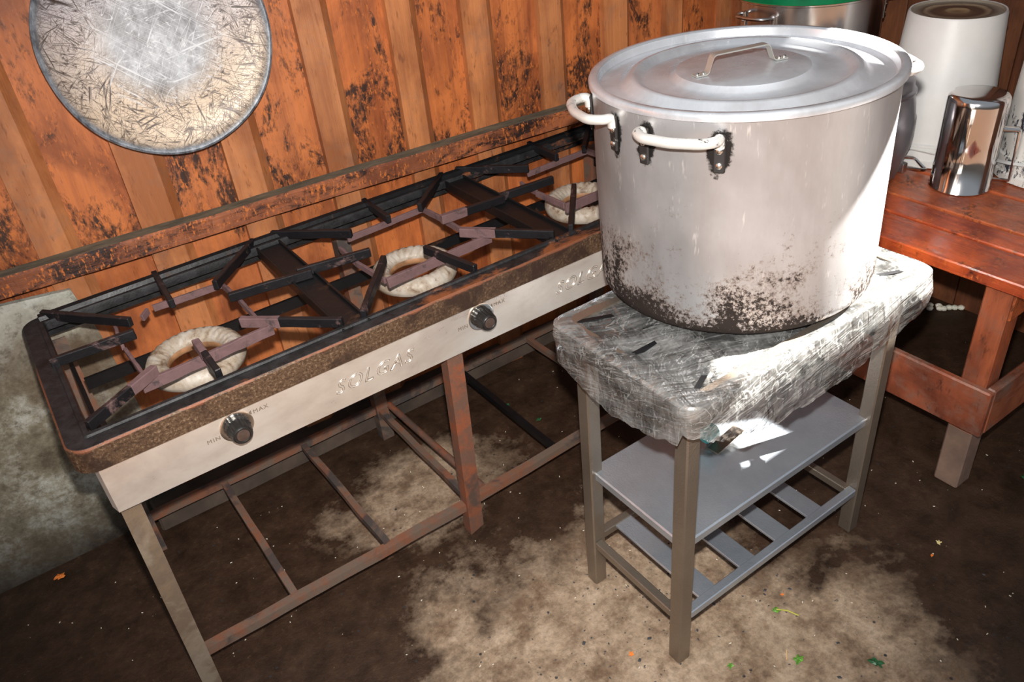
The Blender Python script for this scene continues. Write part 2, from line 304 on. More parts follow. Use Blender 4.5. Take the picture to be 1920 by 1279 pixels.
def m_film():
    t = NT('clear_crinkled_plastic_film'); b = t.b
    wv = t.noise(1, t.map((4, 34, 8), rot=(0, 0, R(24))), 3, .6, .25); w2 = t.noise(1, t.map((30, 5, 7), rot=(0, 0, R(18))), 3, .6, .3); w3 = t.noise(1, t.map((5, 5, 46), rot=(R(18), R(12), 0)), 4, .65, .3)
    h = t.math('ADD', t.math('ADD', wv, w2), w3)
    bp = t.n('Bump'); t.put(bp.inputs['Height'], h); bp.inputs['Strength'].default_value = .8; bp.inputs['Distance'].default_value = .010
    gl = t.n('BsdfGlossy'); gl.inputs['Roughness'].default_value = .13; gl.inputs['Color'].default_value = (.95, .97, 1, 1); t.put(gl.inputs['Normal'], bp.outputs[0])
    tr = t.n('BsdfTransparent'); tr.inputs['Color'].default_value = (.93, .93, .93, 1)
    df = t.n('BsdfDiffuse'); df.inputs['Color'].default_value = (.82, .82, .80, 1); t.put(df.inputs['Normal'], bp.outputs[0])
    tl = t.n('BsdfTranslucent'); tl.inputs['Color'].default_value = (.8, .8, .8, 1)
    dm = t.n('MixShader'); dm.inputs[0].default_value = .35; t.put(dm.inputs[1], df.outputs[0]); t.put(dm.inputs[2], tl.outputs[0])
    ab = lambda q, w: t.ramp(t.math('ABSOLUTE', t.math('SUBTRACT', q, .5)), (0., 1.), (w, 0.))
    l1 = t.math('MAXIMUM', ab(wv, .018), t.math('MAXIMUM', ab(w3, .020), t.math('MULTIPLY', ab(w2, .014), .6)))
    patch = t.ramp(t.noise(11, None, 5, .7), (.44, .07), (.68, .32))
    lines = t.math('MAXIMUM', t.math('MULTIPLY', l1, .34), patch)
    m1 = t.n('MixShader'); t.put(m1.inputs[0], lines); t.put(m1.inputs[1], tr.outputs[0]); t.put(m1.inputs[2], dm.outputs[0])
    fr = t.n('Fresnel'); fr.inputs['IOR'].default_value = 1.55; t.put(fr.inputs['Normal'], bp.outputs[0])
    m2 = t.n('MixShader'); t.put(m2.inputs[0], t.math('MINIMUM', t.math('ADD', t.math('MULTIPLY', fr.outputs[0], 1.1), .03), 1.)); t.put(m2.inputs[1], m1.outputs[0]); t.put(m2.inputs[2], gl.outputs[0])
    t.put(t.out.inputs[0], m2.outputs[0]); return t.m
M_film = m_film()
M_leaf = m_plain('green_leaf', (.10, .26, .025), .5, 0, .5, 60, .5); M_dleaf = m_plain('dark_green_leaf', (.02, .10, .035), .4, 0, .5, 60, .5)
M_stem = m_plain('yellow_green_stem', (.38, .36, .04), .5); M_carrot = m_plain('orange_scrap', (.75, .20, .03), .5); M_scrap = m_plain('pale_food_scrap', (.75, .62, .30), .6)
M_white2 = m_plain('white_scrap', (.80, .78, .66), .6); M_grain = m_plain('rice_grain', (.75, .70, .58), .6); M_chipst = m_plain('dark_stone_chip', (.045, .045, .05), .6)
M_teal = m_plain('teal_label', (.10, .42, .42), .25, 0, .4, 12)
M_nail = m_metal('grey_nail', (.3, .3, .3), .5)

# ---------------------------------------------------------------- geometry helpers
def link(name, bm, mat, parent=None, smooth=False, loc=None, rot=None):
    me = bpy.data.meshes.new(name); bmesh.ops.recalc_face_normals(bm, faces=bm.faces); bm.to_mesh(me); bm.free()
    if isinstance(mat, (list, tuple)):
        for k in mat: me.materials.append(k)
    else: me.materials.append(mat)
    if smooth:
        for p in me.polygons: p.use_smooth = True
        try: me.set_sharp_from_angle(angle=R(smooth if smooth is not True else 40))
        except Exception: pass
    o = bpy.data.objects.new(name, me); COL.objects.link(o)
    if parent: o.parent = parent
    if loc: o.location = loc
    if rot: o.rotation_euler = rot
    return o
def thing(name, label, cat, loc, rot=(0, 0, 0), group=None):
    o = bpy.data.objects.new(name, None); COL.objects.link(o); o.location = loc; o.rotation_euler = rot; o.empty_display_size = .05
    return tag(o, label, cat, group)
def tag(o, label, cat, group=None):
    o['label'] = label; o['category'] = cat
    if group: o['group'] = group
    return o
def struct(o): o['kind'] = 'structure'; return o
def add_box(bm, a, b, bev=0, mat=0):
    vs = [bm.verts.new((x, y, z)) for z in (a[2], b[2]) for y in (a[1], b[1]) for x in (a[0], b[0])]
    fs = [bm.faces.new([vs[i] for i in q]) for q in ((0, 2, 3, 1), (4, 5, 7, 6), (0, 1, 5, 4), (1, 3, 7, 5), (3, 2, 6, 7), (2, 0, 4, 6))]
    for f in fs: f.material_index = mat
    if bev:
        es = list({e for f in fs for e in f.edges}); bmesh.ops.bevel(bm, geom=es, offset=bev, segments=1, affect='EDGES', profile=.5)
    return vs
def box(a, b, bev=0): bm = bmesh.new(); add_box(bm, a, b, bev); return bm
def add_bar(bm, p, q, w, h, upv=(0, 0, 1), bev=0):
    p = Vector(p); q = Vector(q); d = (q-p); L = d.length; d.normalize(); s = d.cross(Vector(upv)).normalized(); u = s.cross(d)
    M = Matrix((d, s, u)).transposed().to_4x4(); M.translation = p
    b2 = bmesh.new(); add_box(b2, (0, -w/2, -h/2), (L, w/2, h/2), bev)
    me = bpy.data.meshes.new('t'); b2.transform(M); b2.to_mesh(me); b2.free(); bm.from_mesh(me); bpy.data.meshes.remove(me)
def bar(p, q, w, h, upv=(0, 0, 1), bev=0): bm = bmesh.new(); add_bar(bm, p, q, w, h, upv, bev); return bm
def rough_up(bm, amp, sc=40, cuts=6):
    bmesh.ops.subdivide_edges(bm, edges=[e for e in bm.edges if e.calc_length() > .03], cuts=cuts, use_grid_fill=True)
    for v in bm.verts: v.co += noise.noise_vector(v.co*sc)*amp
    return bm
def add_tube(bm, pts, r, n=10, caps=True, flat=1., closed=False):
    pts = [Vector(p) for p in pts]; rings = []; N = len(pts)
    t0 = (pts[1]-pts[0]).normalized(); u = t0.orthogonal().normalized()
    for i, p in enumerate(pts):
        if closed: t = (pts[(i+1) % N]-pts[i-1]).normalized()
        else: t = (pts[min(i+1, N-1)]-pts[max(i-1, 0)]).normalized()
        u = (u - t*u.dot(t)).normalized(); v = t.cross(u); rr = r[i] if isinstance(r, (list, tuple)) else r
        rings.append([bm.verts.new(p + (u*math.cos(2*pi*k/n)*rr + v*math.sin(2*pi*k/n)*rr*flat)) for k in range(n)])
    for i in range(N if closed else N-1):
        A, B = rings[i], rings[(i+1) % N]
        for k in range(n): bm.faces.new((A[k], A[(k+1) % n], B[(k+1) % n], B[k]))
    if caps and not closed: bm.faces.new(rings[0][::-1]); bm.faces.new(rings[-1])
def tube(pts, r, n=10, **k): bm = bmesh.new(); add_tube(bm, pts, r, n, **k); return bm
def smooth_path(pts, rad, n=5):
    pts = [Vector(p) for p in pts]; out = [pts[0]]
    for i in range(1, len(pts)-1):
        a, b, c = pts[i-1], pts[i], pts[i+1]; d1 = (a-b).normalized(); d2 = (c-b).normalized(); rr = min(rad, (a-b).length*.49, (c-b).length*.49)
        p, q = b+d1*rr, b+d2*rr
        for k in range(n+1): t = k/n; out.append(p*(1-t)**2 + b*2*t*(1-t) + q*t*t)
    out.append(pts[-1]); return out
def add_lathe(bm, prof, n=64, wob=None, c=(0, 0, 0), mats=None):
    rings = []
    for (r, z) in prof:
        if r < 1e-6: rings.append([bm.verts.new((c[0], c[1], c[2]+z))]); continue
        rings.append([bm.verts.new((c[0]+(r+(wob(2*pi*k/n, r, z) if wob else 0))*math.cos(2*pi*k/n), c[1]+(r+(wob(2*pi*k/n, r, z) if wob else 0))*math.sin(2*pi*k/n), c[2]+z)) for k in range(n)])
    for i in range(len(rings)-1):
        A, B = rings[i], rings[i+1]
        for k in range(n):
            if len(A) == 1 and len(B) == 1: continue
            if len(A) == 1: f = bm.faces.new((A[0], B[k], B[(k+1) % n]))
            elif len(B) == 1: f = bm.faces.new((A[k], A[(k+1) % n], B[0]))
            else: f = bm.faces.new((A[k], A[(k+1) % n], B[(k+1) % n], B[k]))
            if mats: f.material_index = mats[i]
def lathe(prof, n=64, **k): bm = bmesh.new(); add_lathe(bm, prof, n, **k); return bm
def rrect(x0, y0, x1, y1, r, n=6):
    out = []
    for cx, cy, a in ((x1-r, y0+r, -90), (x1-r, y1-r, 0), (x0+r, y1-r, 90), (x0+r, y0+r, 180)):
        for k in range(n+1): t = R(a+90*k/n); out.append((cx+r*math.cos(t), cy+r*math.sin(t)))
    return out
def ring_sweep(outer, prof):
    """outer: function offset->list of xy; prof: closed list of (inset, z)."""
    bm = bmesh.new(); loops = []
    for (o, z) in prof: loops.append([bm.verts.new((x, y, z)) for x, y in outer(o)])
    n = len(loops[0])
    for i in range(len(loops)):
        A, B = loops[i], loops[(i+1) % len(loops)]
        for k in range(n): bm.faces.new((A[k], A[(k+1) % n], B[(k+1) % n], B[k]))
    return bm

# ---------------------------------------------------------------- setting: floor, walls
bm = bmesh.new(); add_box(bm, (-4, -5, -.1), (4.5, 1.2, 0)); floor = struct(link('floor', bm, M_floor))
WA = -.062
wall = struct(link('wall_back', box((-2.5, .03, 0), (2.75, .06, 1.9)), MW_plank)); wall.location = (0, .68, 0); wall.rotation_euler = (0, 0, math.atan(WA))
def wpiece(nm, bm, mat):
    o = link(nm, bm, mat, wall); return o
# battens: (x0, x1) on the wall measured along it; planks run between their centres
bat = [(-.83, -.76), (-.60, -.53), (-.37, -.30), (-.145, -.075), (.092, .160), (.314, .392), (.545, .620), (.783, .852), (1.012, 1.076), (1.215, 1.292), (1.450, 1.522), (1.668, 1.752), (1.895, 1.962), (2.12, 2.19), (2.35, 2.42)]
cen = [-1.2, -1.0] + [(a+b)/2 for a, b in bat] + [2.60]
for i in range(len(cen)-1):
    a, b = cen[i]+.0015, cen[i+1]-.0015
    bm = box((a, 0, 0), (b, .028, 1.9), .0015); wpiece('plank', bm, MW_plank)
for a, b in bat:
    bm = bmesh.new(); sl = .022; t = -.020
    pr = [(a, 0), (a+.001, t), (b, t), (b+sl, -.0005), (b+sl, .0), (a, .0)]
    lo = [bm.verts.new((x, y, 0)) for x, y in pr]; hi = [bm.verts.new((x, y, 1.9)) for x, y in pr]
    for k in range(6): bm.faces.new((lo[k], lo[(k+1) % 6], hi[(k+1) % 6], hi[k]))
    bm.faces.new(lo[::-1]); bm.faces.new(hi); wpiece('batten', bm, MW_batten)
# long rail nailed across the boards
def beam():
    bm = bmesh.new(); n = 60; x0, x1 = -1.2, 2.3; L = []
    for i in range(n+1):
        x = x0+(x1-x0)*i/n; f = -.058-.006*noise.noise(Vector((x*2.1, 0, 0)))-.010*max(0, x)/1.6; zt = .806+.004*noise.noise(Vector((x*3, 4, 0))); zb = .760
        L.append([bm.verts.new(v) for v in ((x, -.0205, zt+.002), (x, f+.006, zt), (x, f, zt-.006), (x, f, zb), (x, -.0205, zb))])
    for i in range(n):
        for k in range(5):
            fc = bm.faces.new((L[i][k], L[i+1][k], L[i+1][(k+1) % 5], L[i][(k+1) % 5])); fc.material_index = 1 if k == 0 else 0
    bm.faces.new(L[0]); bm.faces.new(L[-1][::-1]); return bm
tr = struct(link('trim_1', beam(), [MW_beam, M_dust])); tr.location = wall.location; tr.rotation_euler = wall.rotation_euler
# concrete curb behind the stove and leaning slab at the left
bm = rough_up(box((.08, .575, 0), (2.54, .64, .080), .006), .003, 12, 20)
struct(link('trim_2', bm, m_plain('dusty_grey_curb', (.065, .045, .033), .85, 0, .45, 9, .5)))
def slab():
    bm = bmesh.new(); pts = [(-1.3, 0), (.17, 0), (.155, .35), (.14, .60), (.122, .722), (-.02, .738), (-.5, .76), (-1.3, .77)]
    yy = lambda z: .645 - .006*z
    fr = [bm.verts.new((x, yy(z) if x < .0 or True else 0, z)) for x, z in pts]; bk = [bm.verts.new((x, yy(z)+.015, z)) for x, z in pts]
    n = len(pts)
    for k in range(n): bm.faces.new((fr[k], fr[(k+1) % n], bk[(k+1) % n], bk[k]))
    bm.faces.new(fr[::-1]); bm.faces.new(bk); return bm
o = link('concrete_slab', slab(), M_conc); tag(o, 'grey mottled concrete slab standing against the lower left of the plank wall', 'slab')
# right wall of brown boards; the sun comes in through a made-up gap above it
wr = struct(link('wall_right', box((.03, -1.75, 0), (.05, .545, 1.50)), MW_right, loc=(2.55, 0, 0)))
y = -1.75
while y < .55:
    y2 = min(y+.175, .518); link('plank', box((0, y+.0015, 0), (.03, y2-.0015, 1.5), .0015), MW_right, wr); y = y2
    if y >= .518: break
# upper wall, unseen, added to shape the sun patches, with a slanting-sided opening between z 1.52 and 2.23
def upper_sun_mask():
    bm = bmesh.new(); A = [(-1.75, 1.5), (.545, 1.5), (.545, 4.2), (-1.75, 4.2)]; yl = lambda z: -.630-.34*(z-.73)
    H = [(yl(1.50)-.0, 1.503), (-.80, 1.503), (-.62, 2.21), (yl(2.21), 2.21)]
    for x in (.0, .05):
        a = [bm.verts.new((x, p, q)) for p, q in A]; h = [bm.verts.new((x, p, q)) for p, q in H]
        for k in range(4): bm.faces.new((a[k], a[(k+1) % 4], h[(k+1) % 4], h[k]))
    return bm
struct(link('wall_right', upper_sun_mask(), MW_right, loc=(2.55, 0, 0)))

# ---------------------------------------------------------------- the three-burner gas stove
st = thing('gas_stove', 'long three-burner iron gas stove with stainless front panel along the plank wall', 'stove', (0, 0, 0))
XL, D, H = 1.63, .565, .72
bm = ring_sweep(lambda o: rrect(o, o, XL-o, D-o, max(.006, .040-o), 7), [(0, H-.004), (.004, H), (.034, H), (.036, H+.004), (.044, H+.004), (.046, H-.004), (.046, H-.016), (.042, H-.016), (.042, H-.006), (.005, H-.006), (.004, H-.050), (0, H-.050)])
link('top_frame', bm, M_skirt, st, 35)
for x in (.555, 1.090):
    bm = bmesh.new(); add_box(bm, (x-.031, .03, H-.022), (x-.026, D-.03, H+.003), .001); add_box(bm, (x+.026, .03, H-.022), (x+.031, D-.03, H+.003), .001); add_box(bm, (x-.028, .03, H-.010), (x+.028, D-.03, H-.005))
    link('cross_channel', bm, M_iron, st)
# back rail is a thick greasy tube-like edge
link('back_rail', tube([(.04, D-.018, H+.001), (.5, D-.017, H+.003), (1.1, D-.018, H+.002), (XL-.04, D-.018, H+.001)], .0125, 8), M_iron, st, True)
# pot supports
arms = [
 [((.050, .555), (.196, .371), 0), ((.030, .327), (.191, .312), 0), ((.047, .060), (.187, .147), 1), ((.294, .560), (.285, .377), 0), ((.530, .550), (.384, .390), 0), ((.574, .296), (.391, .321), 0), ((.536, .054), (.379, .202), 1), ((.280, .052), (.278, .175), 1)],
 [((.580, .556), (.727, .407), 0), ((.548, .319), (.716, .285), 0), ((.578, .049), (.719, .221), 0), ((.836, .560), (.829, .406), 0), ((1.070, .555), (.916, .403), 0), ((1.104, .303), (.924, .307), 1), ((1.072, .054), (.918, .212), 1), ((.850, .045), (.815, .205), 0)],
 [((1.118, .556), (1.257, .404), 0), ((1.100, .316), (1.253, .293), 0), ((1.115, .048), (1.263, .218), 0), ((1.370, .560), (1.355, .406), 0), ((1.590, .550), (1.442, .396), 0), ((1.600, .300), (1.455, .305), 0), ((1.595, .054), (1.45, .205), 0), ((1.36, .05), (1.355, .20), 0)]]
random.seed(3)
for sec in arms:
    for (a, b, hot) in sec:
        za = H+.006; zb = H+.010+random.uniform(-.003, .004); A = Vector((*a, za)); B = Vector((*b, zb)); d = (B-A).normalized()
        bm = bar(A, B, .0125, .021, bev=.0015); rough_up(bm, .0012, 60, 5)
        o = link('support_arm', bm, M_armblk, st)
        t = .62 if hot else .86
        P = A.lerp(B, t); bm = bar(P, B + d*.003, .0145, .0225, bev=.0015); rough_up(bm, .0012, 70, 3); tip = link('burnt_tip', bm, M_armtip, o) if hot else bm.free()
for i, cx in enumerate((.283, .822, 1.352)):
    cy = .297; e = .125; zt = H-.012
    segs = {0: [((.252, .436), (.405, .424)), ((.166, .405), (.160, .315)), ((.162, .300), (.168, .170)), ((.155, .141), (.425, .160)), ((.404, .452), (.410, .340)), ((.412, .335), (.412, .190)), ((.222, .410), (.24, .43))],
            1: [((.720, .426), (.940, .436)), ((.684, .390), (.680, .300)), ((.680, .300), (.690, .170)), ((.690, .160), (.975, .175)), ((.940, .440), (.945, .33)), ((.945, .33), (.948, .20))],
            2: [((1.262, .420), (1.475, .425)), ((1.210, .380), (1.205, .300)), ((1.203, .300), (1.205, .185)), ((1.20, .175), (1.49, .17)), ((1.480, .43), (1.485, .19))]}[i]
    for k, (a, b) in enumerate(segs):
        fr = a[1] < .18 and b[1] < .18
        h = .024 if fr else .016
        A = Vector((*a, zt)); B = Vector((*b, zt+.002)); bm = bar(A, B, .007 if not fr else .009, h, bev=.001); rough_up(bm, .0022 if fr else .0014, 50, 8)
        link('support_strip', bm, M_armtip, st)
    # burner: hollow enamelled ring with slanting flutes
    prof = [(.060, .0), (.059, .012), (.062, .019), (.068, .024), (.078, .030), (.088, .030), (.098, .024), (.104, .014), (.105, .004), (.102, -.007), (.093, -.013), (.078, -.015), (.066, -.010), (.060, .0)]
    bm = bmesh.new(); n = 252; rings = []
    for (r, z) in prof[:-1]:
        rg = []
        for k in range(n):
            t = 2*pi*k/n; fl_ = .0032*max(0, math.sin(28*t + r*190)) if .067 < r < .1035 and z > .012 else 0
            rg.append(bm.verts.new((cx+(r)*math.cos(t), cy+r*math.sin(t), .626+z-fl_)))
        rings.append(rg)
    for a in range(len(rings)):
        A, B = rings[a], rings[(a+1) % len(rings)]
        for k in range(n): bm.faces.new((A[k], A[(k+1) % n], B[(k+1) % n], B[k]))
    bo = link('burner', bm, M_burner, st, 50)
    link('throat_ring', lathe([(.0605, .010), (.0575, .006), (.0575, -.002), (.0605, -.006)], 48, c=(cx, cy, .626)), M_throat, bo, True)
    link('gas_pipe', tube([(cx-.004, cy-.085, .612), (cx-.006, .03, .612)], [.020, .017], 14), M_rust, bo, True)
# lower rails that carry the burners
link('burner_rail', rough_up(box((.07, .388, .604), (1.58, .396, .632)), .0008, 30, 12), M_iron, st)
link('burner_rail', box((.055, .02, .612), (.063, .545, .638)), M_iron, st)
link('burner_rail', box((1.57, .02, .612), (1.578, .545, .638)), M_iron, st)
link('burner_rail', box((.075, .21, .600), (1.56, .216, .615)), M_iron, st)
# stainless control panel with folded ends
def panel():
    bm = bmesh.new(); x0, x1, y0, zt, zb = .032, 1.60, .010, .670, .561
    L = []
    def prof(x): return [bm.verts.new(v) for v in ((x, y0+.014, zt), (x, y0, zt-.0015), (x, y0, zb+.0015), (x, y0+.012, zb))]
    xs = [x0+(x1-x0)*i/40 for i in range(41)]
    rows = [prof(x) for x in xs]
    for i in range(40):
        for k in range(3): bm.faces.new((rows[i][k], rows[i+1][k], rows[i+1][k+1], rows[i][k+1]))
    for rw, xx in ((rows[0], x0-.006), (rows[-1], x1+.006)):
        s = [bm.verts.new((xx, y0+.010, zt-.006)), bm.verts.new((xx, y0+.010, zb+.012)), bm.verts.new((xx+.001, y0+.05, zt-.008)), bm.verts.new((xx+.001, y0+.05, zb+.014))]
        bm.faces.new((rw[1], rw[2], s[1], s[0])); bm.faces.new((s[0], s[1], s[3], s[2]))
    return bm
pn = link('control_panel', panel(), M_panel, st); sm = pn.modifiers.new('s', 'SOLIDIFY'); sm.thickness = .0012; sm.offset = -1
def text_mesh(s, size, x, z, mat, name, ext=.0008, shear=.35, parent=None, sp=1., bev=.0006, hollow=False):
    cu = bpy.data.curves.new('tx', 'FONT'); cu.body = s; cu.size = size; cu.extrude = ext; cu.shear = shear; cu.bevel_depth = bev; cu.bevel_resolution = 1; cu.space_character = sp; cu.resolution_u = 3
    if hollow: cu.fill_mode = 'NONE'; cu.extrude = 0
    ob = bpy.data.objects.new('tx', cu); COL.objects.link(ob); dg = bpy.context.evaluated_depsgraph_get(); dg.update()
    me = bpy.data.meshes.new_from_object(ob.evaluated_get(dg)); bpy.data.objects.remove(ob); me.materials.clear(); me.materials.append(mat)
    o = bpy.data.objects.new(name, me); COL.objects.link(o); o.parent = parent; o.rotation_euler = (pi/2, 0, 0); o.location = (x, .0096, z); return o
for x in (.470, 1.030):
    text_mesh('SOLGAS', .043, x, .6, M_embos, 'embossed_lettering', .0005, .4, pn, 1.2, .0007, True)
for kx in (.272, .826, 1.38):
    lab = text_mesh('MIN', .0125, kx-.060, .619, M_stamp, 'stamped_lettering', .0001, .0, pn, 1.25, .0001)
    text_mesh('MAX', .0125, kx+.036, .642, M_stamp, 'stamped_lettering', .0001, .0, pn, 1.25, .0001)
    bm = bmesh.new(); v = [bm.verts.new((kx+.026+a, .0095, .647+b)) for a, b in ((0, 0), (.007, .005), (.007, -.005))]; bm.faces.new(v); link('stamped_arrow', bm, M_stamp, pn)
    # worn escutcheon
    bm = bmesh.new(); add_lathe(bm, [(.019, 0), (.031, .0004), (.0325, .0022), (.030, .0028), (.019, .001)], 40); es = link('escutcheon', bm, M_embos, pn, True, loc=(kx, .0098, .632), rot=(pi/2, 0, 0))
    bm = bmesh.new()
    add_lathe(bm, [(0, .034), (.012, .034), (.0135, .036), (.0165, .036), (.0185, .034), (.0195, .030), (.0215, .012), (.0235, .010), (.0235, .0), (0, 0)], 48, wob=lambda t, r, z: (.0009*math.copysign(1, math.sin(22*t)) if .008 < z < .033 and r > .017 else 0))
    kn = link('knob', bm, M_knob, st, 40, loc=(kx, .0075, .632), rot=(pi/2, 0, 0))
    link('knob_cap', lathe([(0, .0365), (.008, .0358), (.0118, .0355), (.0128, .034), (0, .034)], 32), M_knobcap, kn, True)
# legs: L-section, leaning slightly to the left at the foot
def leg_bm(x, y, w, dy, lean, top, foot=0., t=.003, cut=0.):
    bm = bmesh.new()
    for (a, b) in (((x, y), (x+w, y+t)), ((x, y+t), (x+t, y+dy))):
        lo = [bm.verts.new((px+lean, py, foot + (cut*(px-x)/w))) for px, py in ((a[0], a[1]), (b[0], a[1]), (b[0], b[1]), (a[0], b[1]))]
        hi = [bm.verts.new((px, py, top)) for px, py in ((a[0], a[1]), (b[0], a[1]), (b[0], b[1]), (a[0], b[1]))]
        for k in range(4): bm.faces.new((lo[k], lo[(k+1) % 4], hi[(k+1) % 4], hi[k]))
        bm.faces.new(lo[::-1]); bm.faces.new(hi)
    return bm
M_legs = {0: M_tan, 1: M_rusthot}
link('leg', leg_bm(.035, .026, .036, .036, -.012, .62), M_tan, st)
o = link('leg', leg_bm(.738, .026, .040, .032, -.016, .62, 0, cut=.012), M_rusthot, st); o['label'] = 'orange rusted leg under the middle of the front panel'
link('leg', leg_bm(1.56, .026, .036, .036, -.012, .62), M_rust, st)
for x in (.035, .722, 1.56): link('leg', leg_bm(x, .512, .036, .036, .0, .68), M_rust, st)
# low shelf frame
def wob_bar(p, q, w, h, amp=.0025):
    bm = bar(p, q, w, h); rough_up(bm, amp, 9, 14); return bm
link('shelf_bar', wob_bar((.045, .044, .098), (.752, .044, .091), .022, .022), M_rust, st)
link('shelf_bar', wob_bar((.752, .044, .096), (1.59, .044, .116), .022, .022), M_rust, st)
link('shelf_bar', wob_bar((.045, .535, .103), (1.59, .535, .103), .022, .020), M_rust, st)
for x, x2 in ((.27, .262), (.508, .494), (.742, .735), (1.023, 1.018), (1.285, 1.28), (1.575, 1.575)):
    link('shelf_bar', wob_bar((x, .05, .102), (x2, .530, .104), .017, .017), M_rust if x != 1.023 else M_iron, st)
o = link('shelf_bar', tube([(.790, .055, .108), (.775, .30, .11), (.765, .52, .112)], .010, 10), M_rusthot, st, True); o['label'] = 'round rusty rod'

# ---------------------------------------------------------------- hanging enamel plate
pl = thing('enamel_tray_lid', 'large round white enamel lid, scratched and stained, hanging on the plank wall', 'lid', (.474, .592, 1.205), (R(90-4), 0, R(-4)))
Rp = .2365
prof = [(0, -.018), (.10, -.018), (.16, -.016), (.195, -.010), (.215, -.004), (.2215, .0), (.226, .0045), (.231, .0055), (Rp-.001, .003), (Rp, -.001), (Rp-.003, -.005), (.228, -.005), (.220, -.008), (.19, -.018), (.12, -.024), (0, -.025)]
bm = lathe(prof, 120, wob=lambda t, r, z: (.0012*math.sin(3*t+1)+.0008*math.sin(7*t)) if r > .2 else 0)
link('dish', bm, M_plate, pl, True)
bm = bmesh.new(); add_tube(bm, [(0, .235, -.004), (0, .262, -.02), (.004, .275, -.028)], .0015, 6); link('hanging_wire', bm, M_nail, pl)

# ---------------------------------------------------------------- steel stand with film
TX, TY, TW, TL, s = .8665, -.5716, .304, .607, .033
sd_ = thing('steel_stand_burner', 'small grey steel stand with a shelf and slatted bottom rack, carrying the big pot', 'stand', (TX, TY, 0))
for (a, b) in ((0, 0), (TL-s, 0), (0, TW-s), (TL-s, TW-s)):
    link('leg', box((a, b, 0), (a+s, b+s, .70), .003), M_ham, sd_)
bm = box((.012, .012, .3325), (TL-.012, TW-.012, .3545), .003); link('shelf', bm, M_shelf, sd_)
zr = .136; q = .020
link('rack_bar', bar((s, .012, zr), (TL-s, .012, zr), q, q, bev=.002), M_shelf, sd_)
link('rack_bar', bar((s, TW-.012, zr), (TL-s, TW-.012, zr), q, q, bev=.002), M_ham, sd_)
link('rack_bar', bar((.012, s, zr), (.012, TW-s, zr), q, q, bev=.002), M_ham, sd_)
link('rack_bar', bar((TL-.040, .02, zr), (TL-.040, TW-.02, zr), q, q, bev=.002), M_ham, sd_)
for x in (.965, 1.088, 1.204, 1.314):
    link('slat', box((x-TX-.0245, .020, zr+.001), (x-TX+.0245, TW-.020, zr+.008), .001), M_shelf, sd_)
ov = .028; X0, X1, Y0, Y1 = -ov, TL+ov, -ov-.004, TW+ov+.004; HT = .7322
bm = ring_sweep(lambda o: rrect(X0+o, Y0+o, X1-o, Y1-o, max(.004, .026-o), 6), [(0, HT-.006), (.003, HT-.003), (.034, HT-.003), (.036, HT-.030), (.033, HT-.030), (.031, HT-.006), (.004, HT-.008), (.003, HT-.046), (0, HT-.046)])
link('top_rim', bm, M_ham, sd_, 35)
link('drip_tray', box((X0+.004, Y0+.004, HT-.040), (X1-.004, Y1-.004, HT-.034)), M_tray, sd_)
cxm, cym = (X0+X1)/2, (Y0+Y1)/2
for (a, b, c, d) in ((X0+.03, Y0+.03, cxm-.10, cym-.06), (X0+.03, Y1-.03, cxm-.10, cym+.06), (X1-.03, Y0+.03, cxm+.10, cym-.06), (X1-.03, Y1-.03, cxm+.10, cym+.06), (cxm, Y0+.03, cxm, cym-.07), (cxm, Y1-.03, cxm, cym+.07), (X0+.03, cym, cxm-.12, cym), (X1-.03, cym, cxm+.12, cym)):
    link('pot_support', bar((a, b, HT-.014), (c, d, HT-.014), .010, .020), M_iron, sd_)
link('gas_tap_bracket', bar((.238, .150, .366), (.330, .160, .372), .028, .003), M_ham, sd_)
link('gas_tap_bracket', bar((.262, .185, .357), (.262, .185, .690), .016, .003, (0, 1, 0)), M_ham, sd_)
bm = tube([(.236, .175, .392), (.268, .178, .392)], .017, 16); link('gas_tap', bm, M_teal, sd_, True)

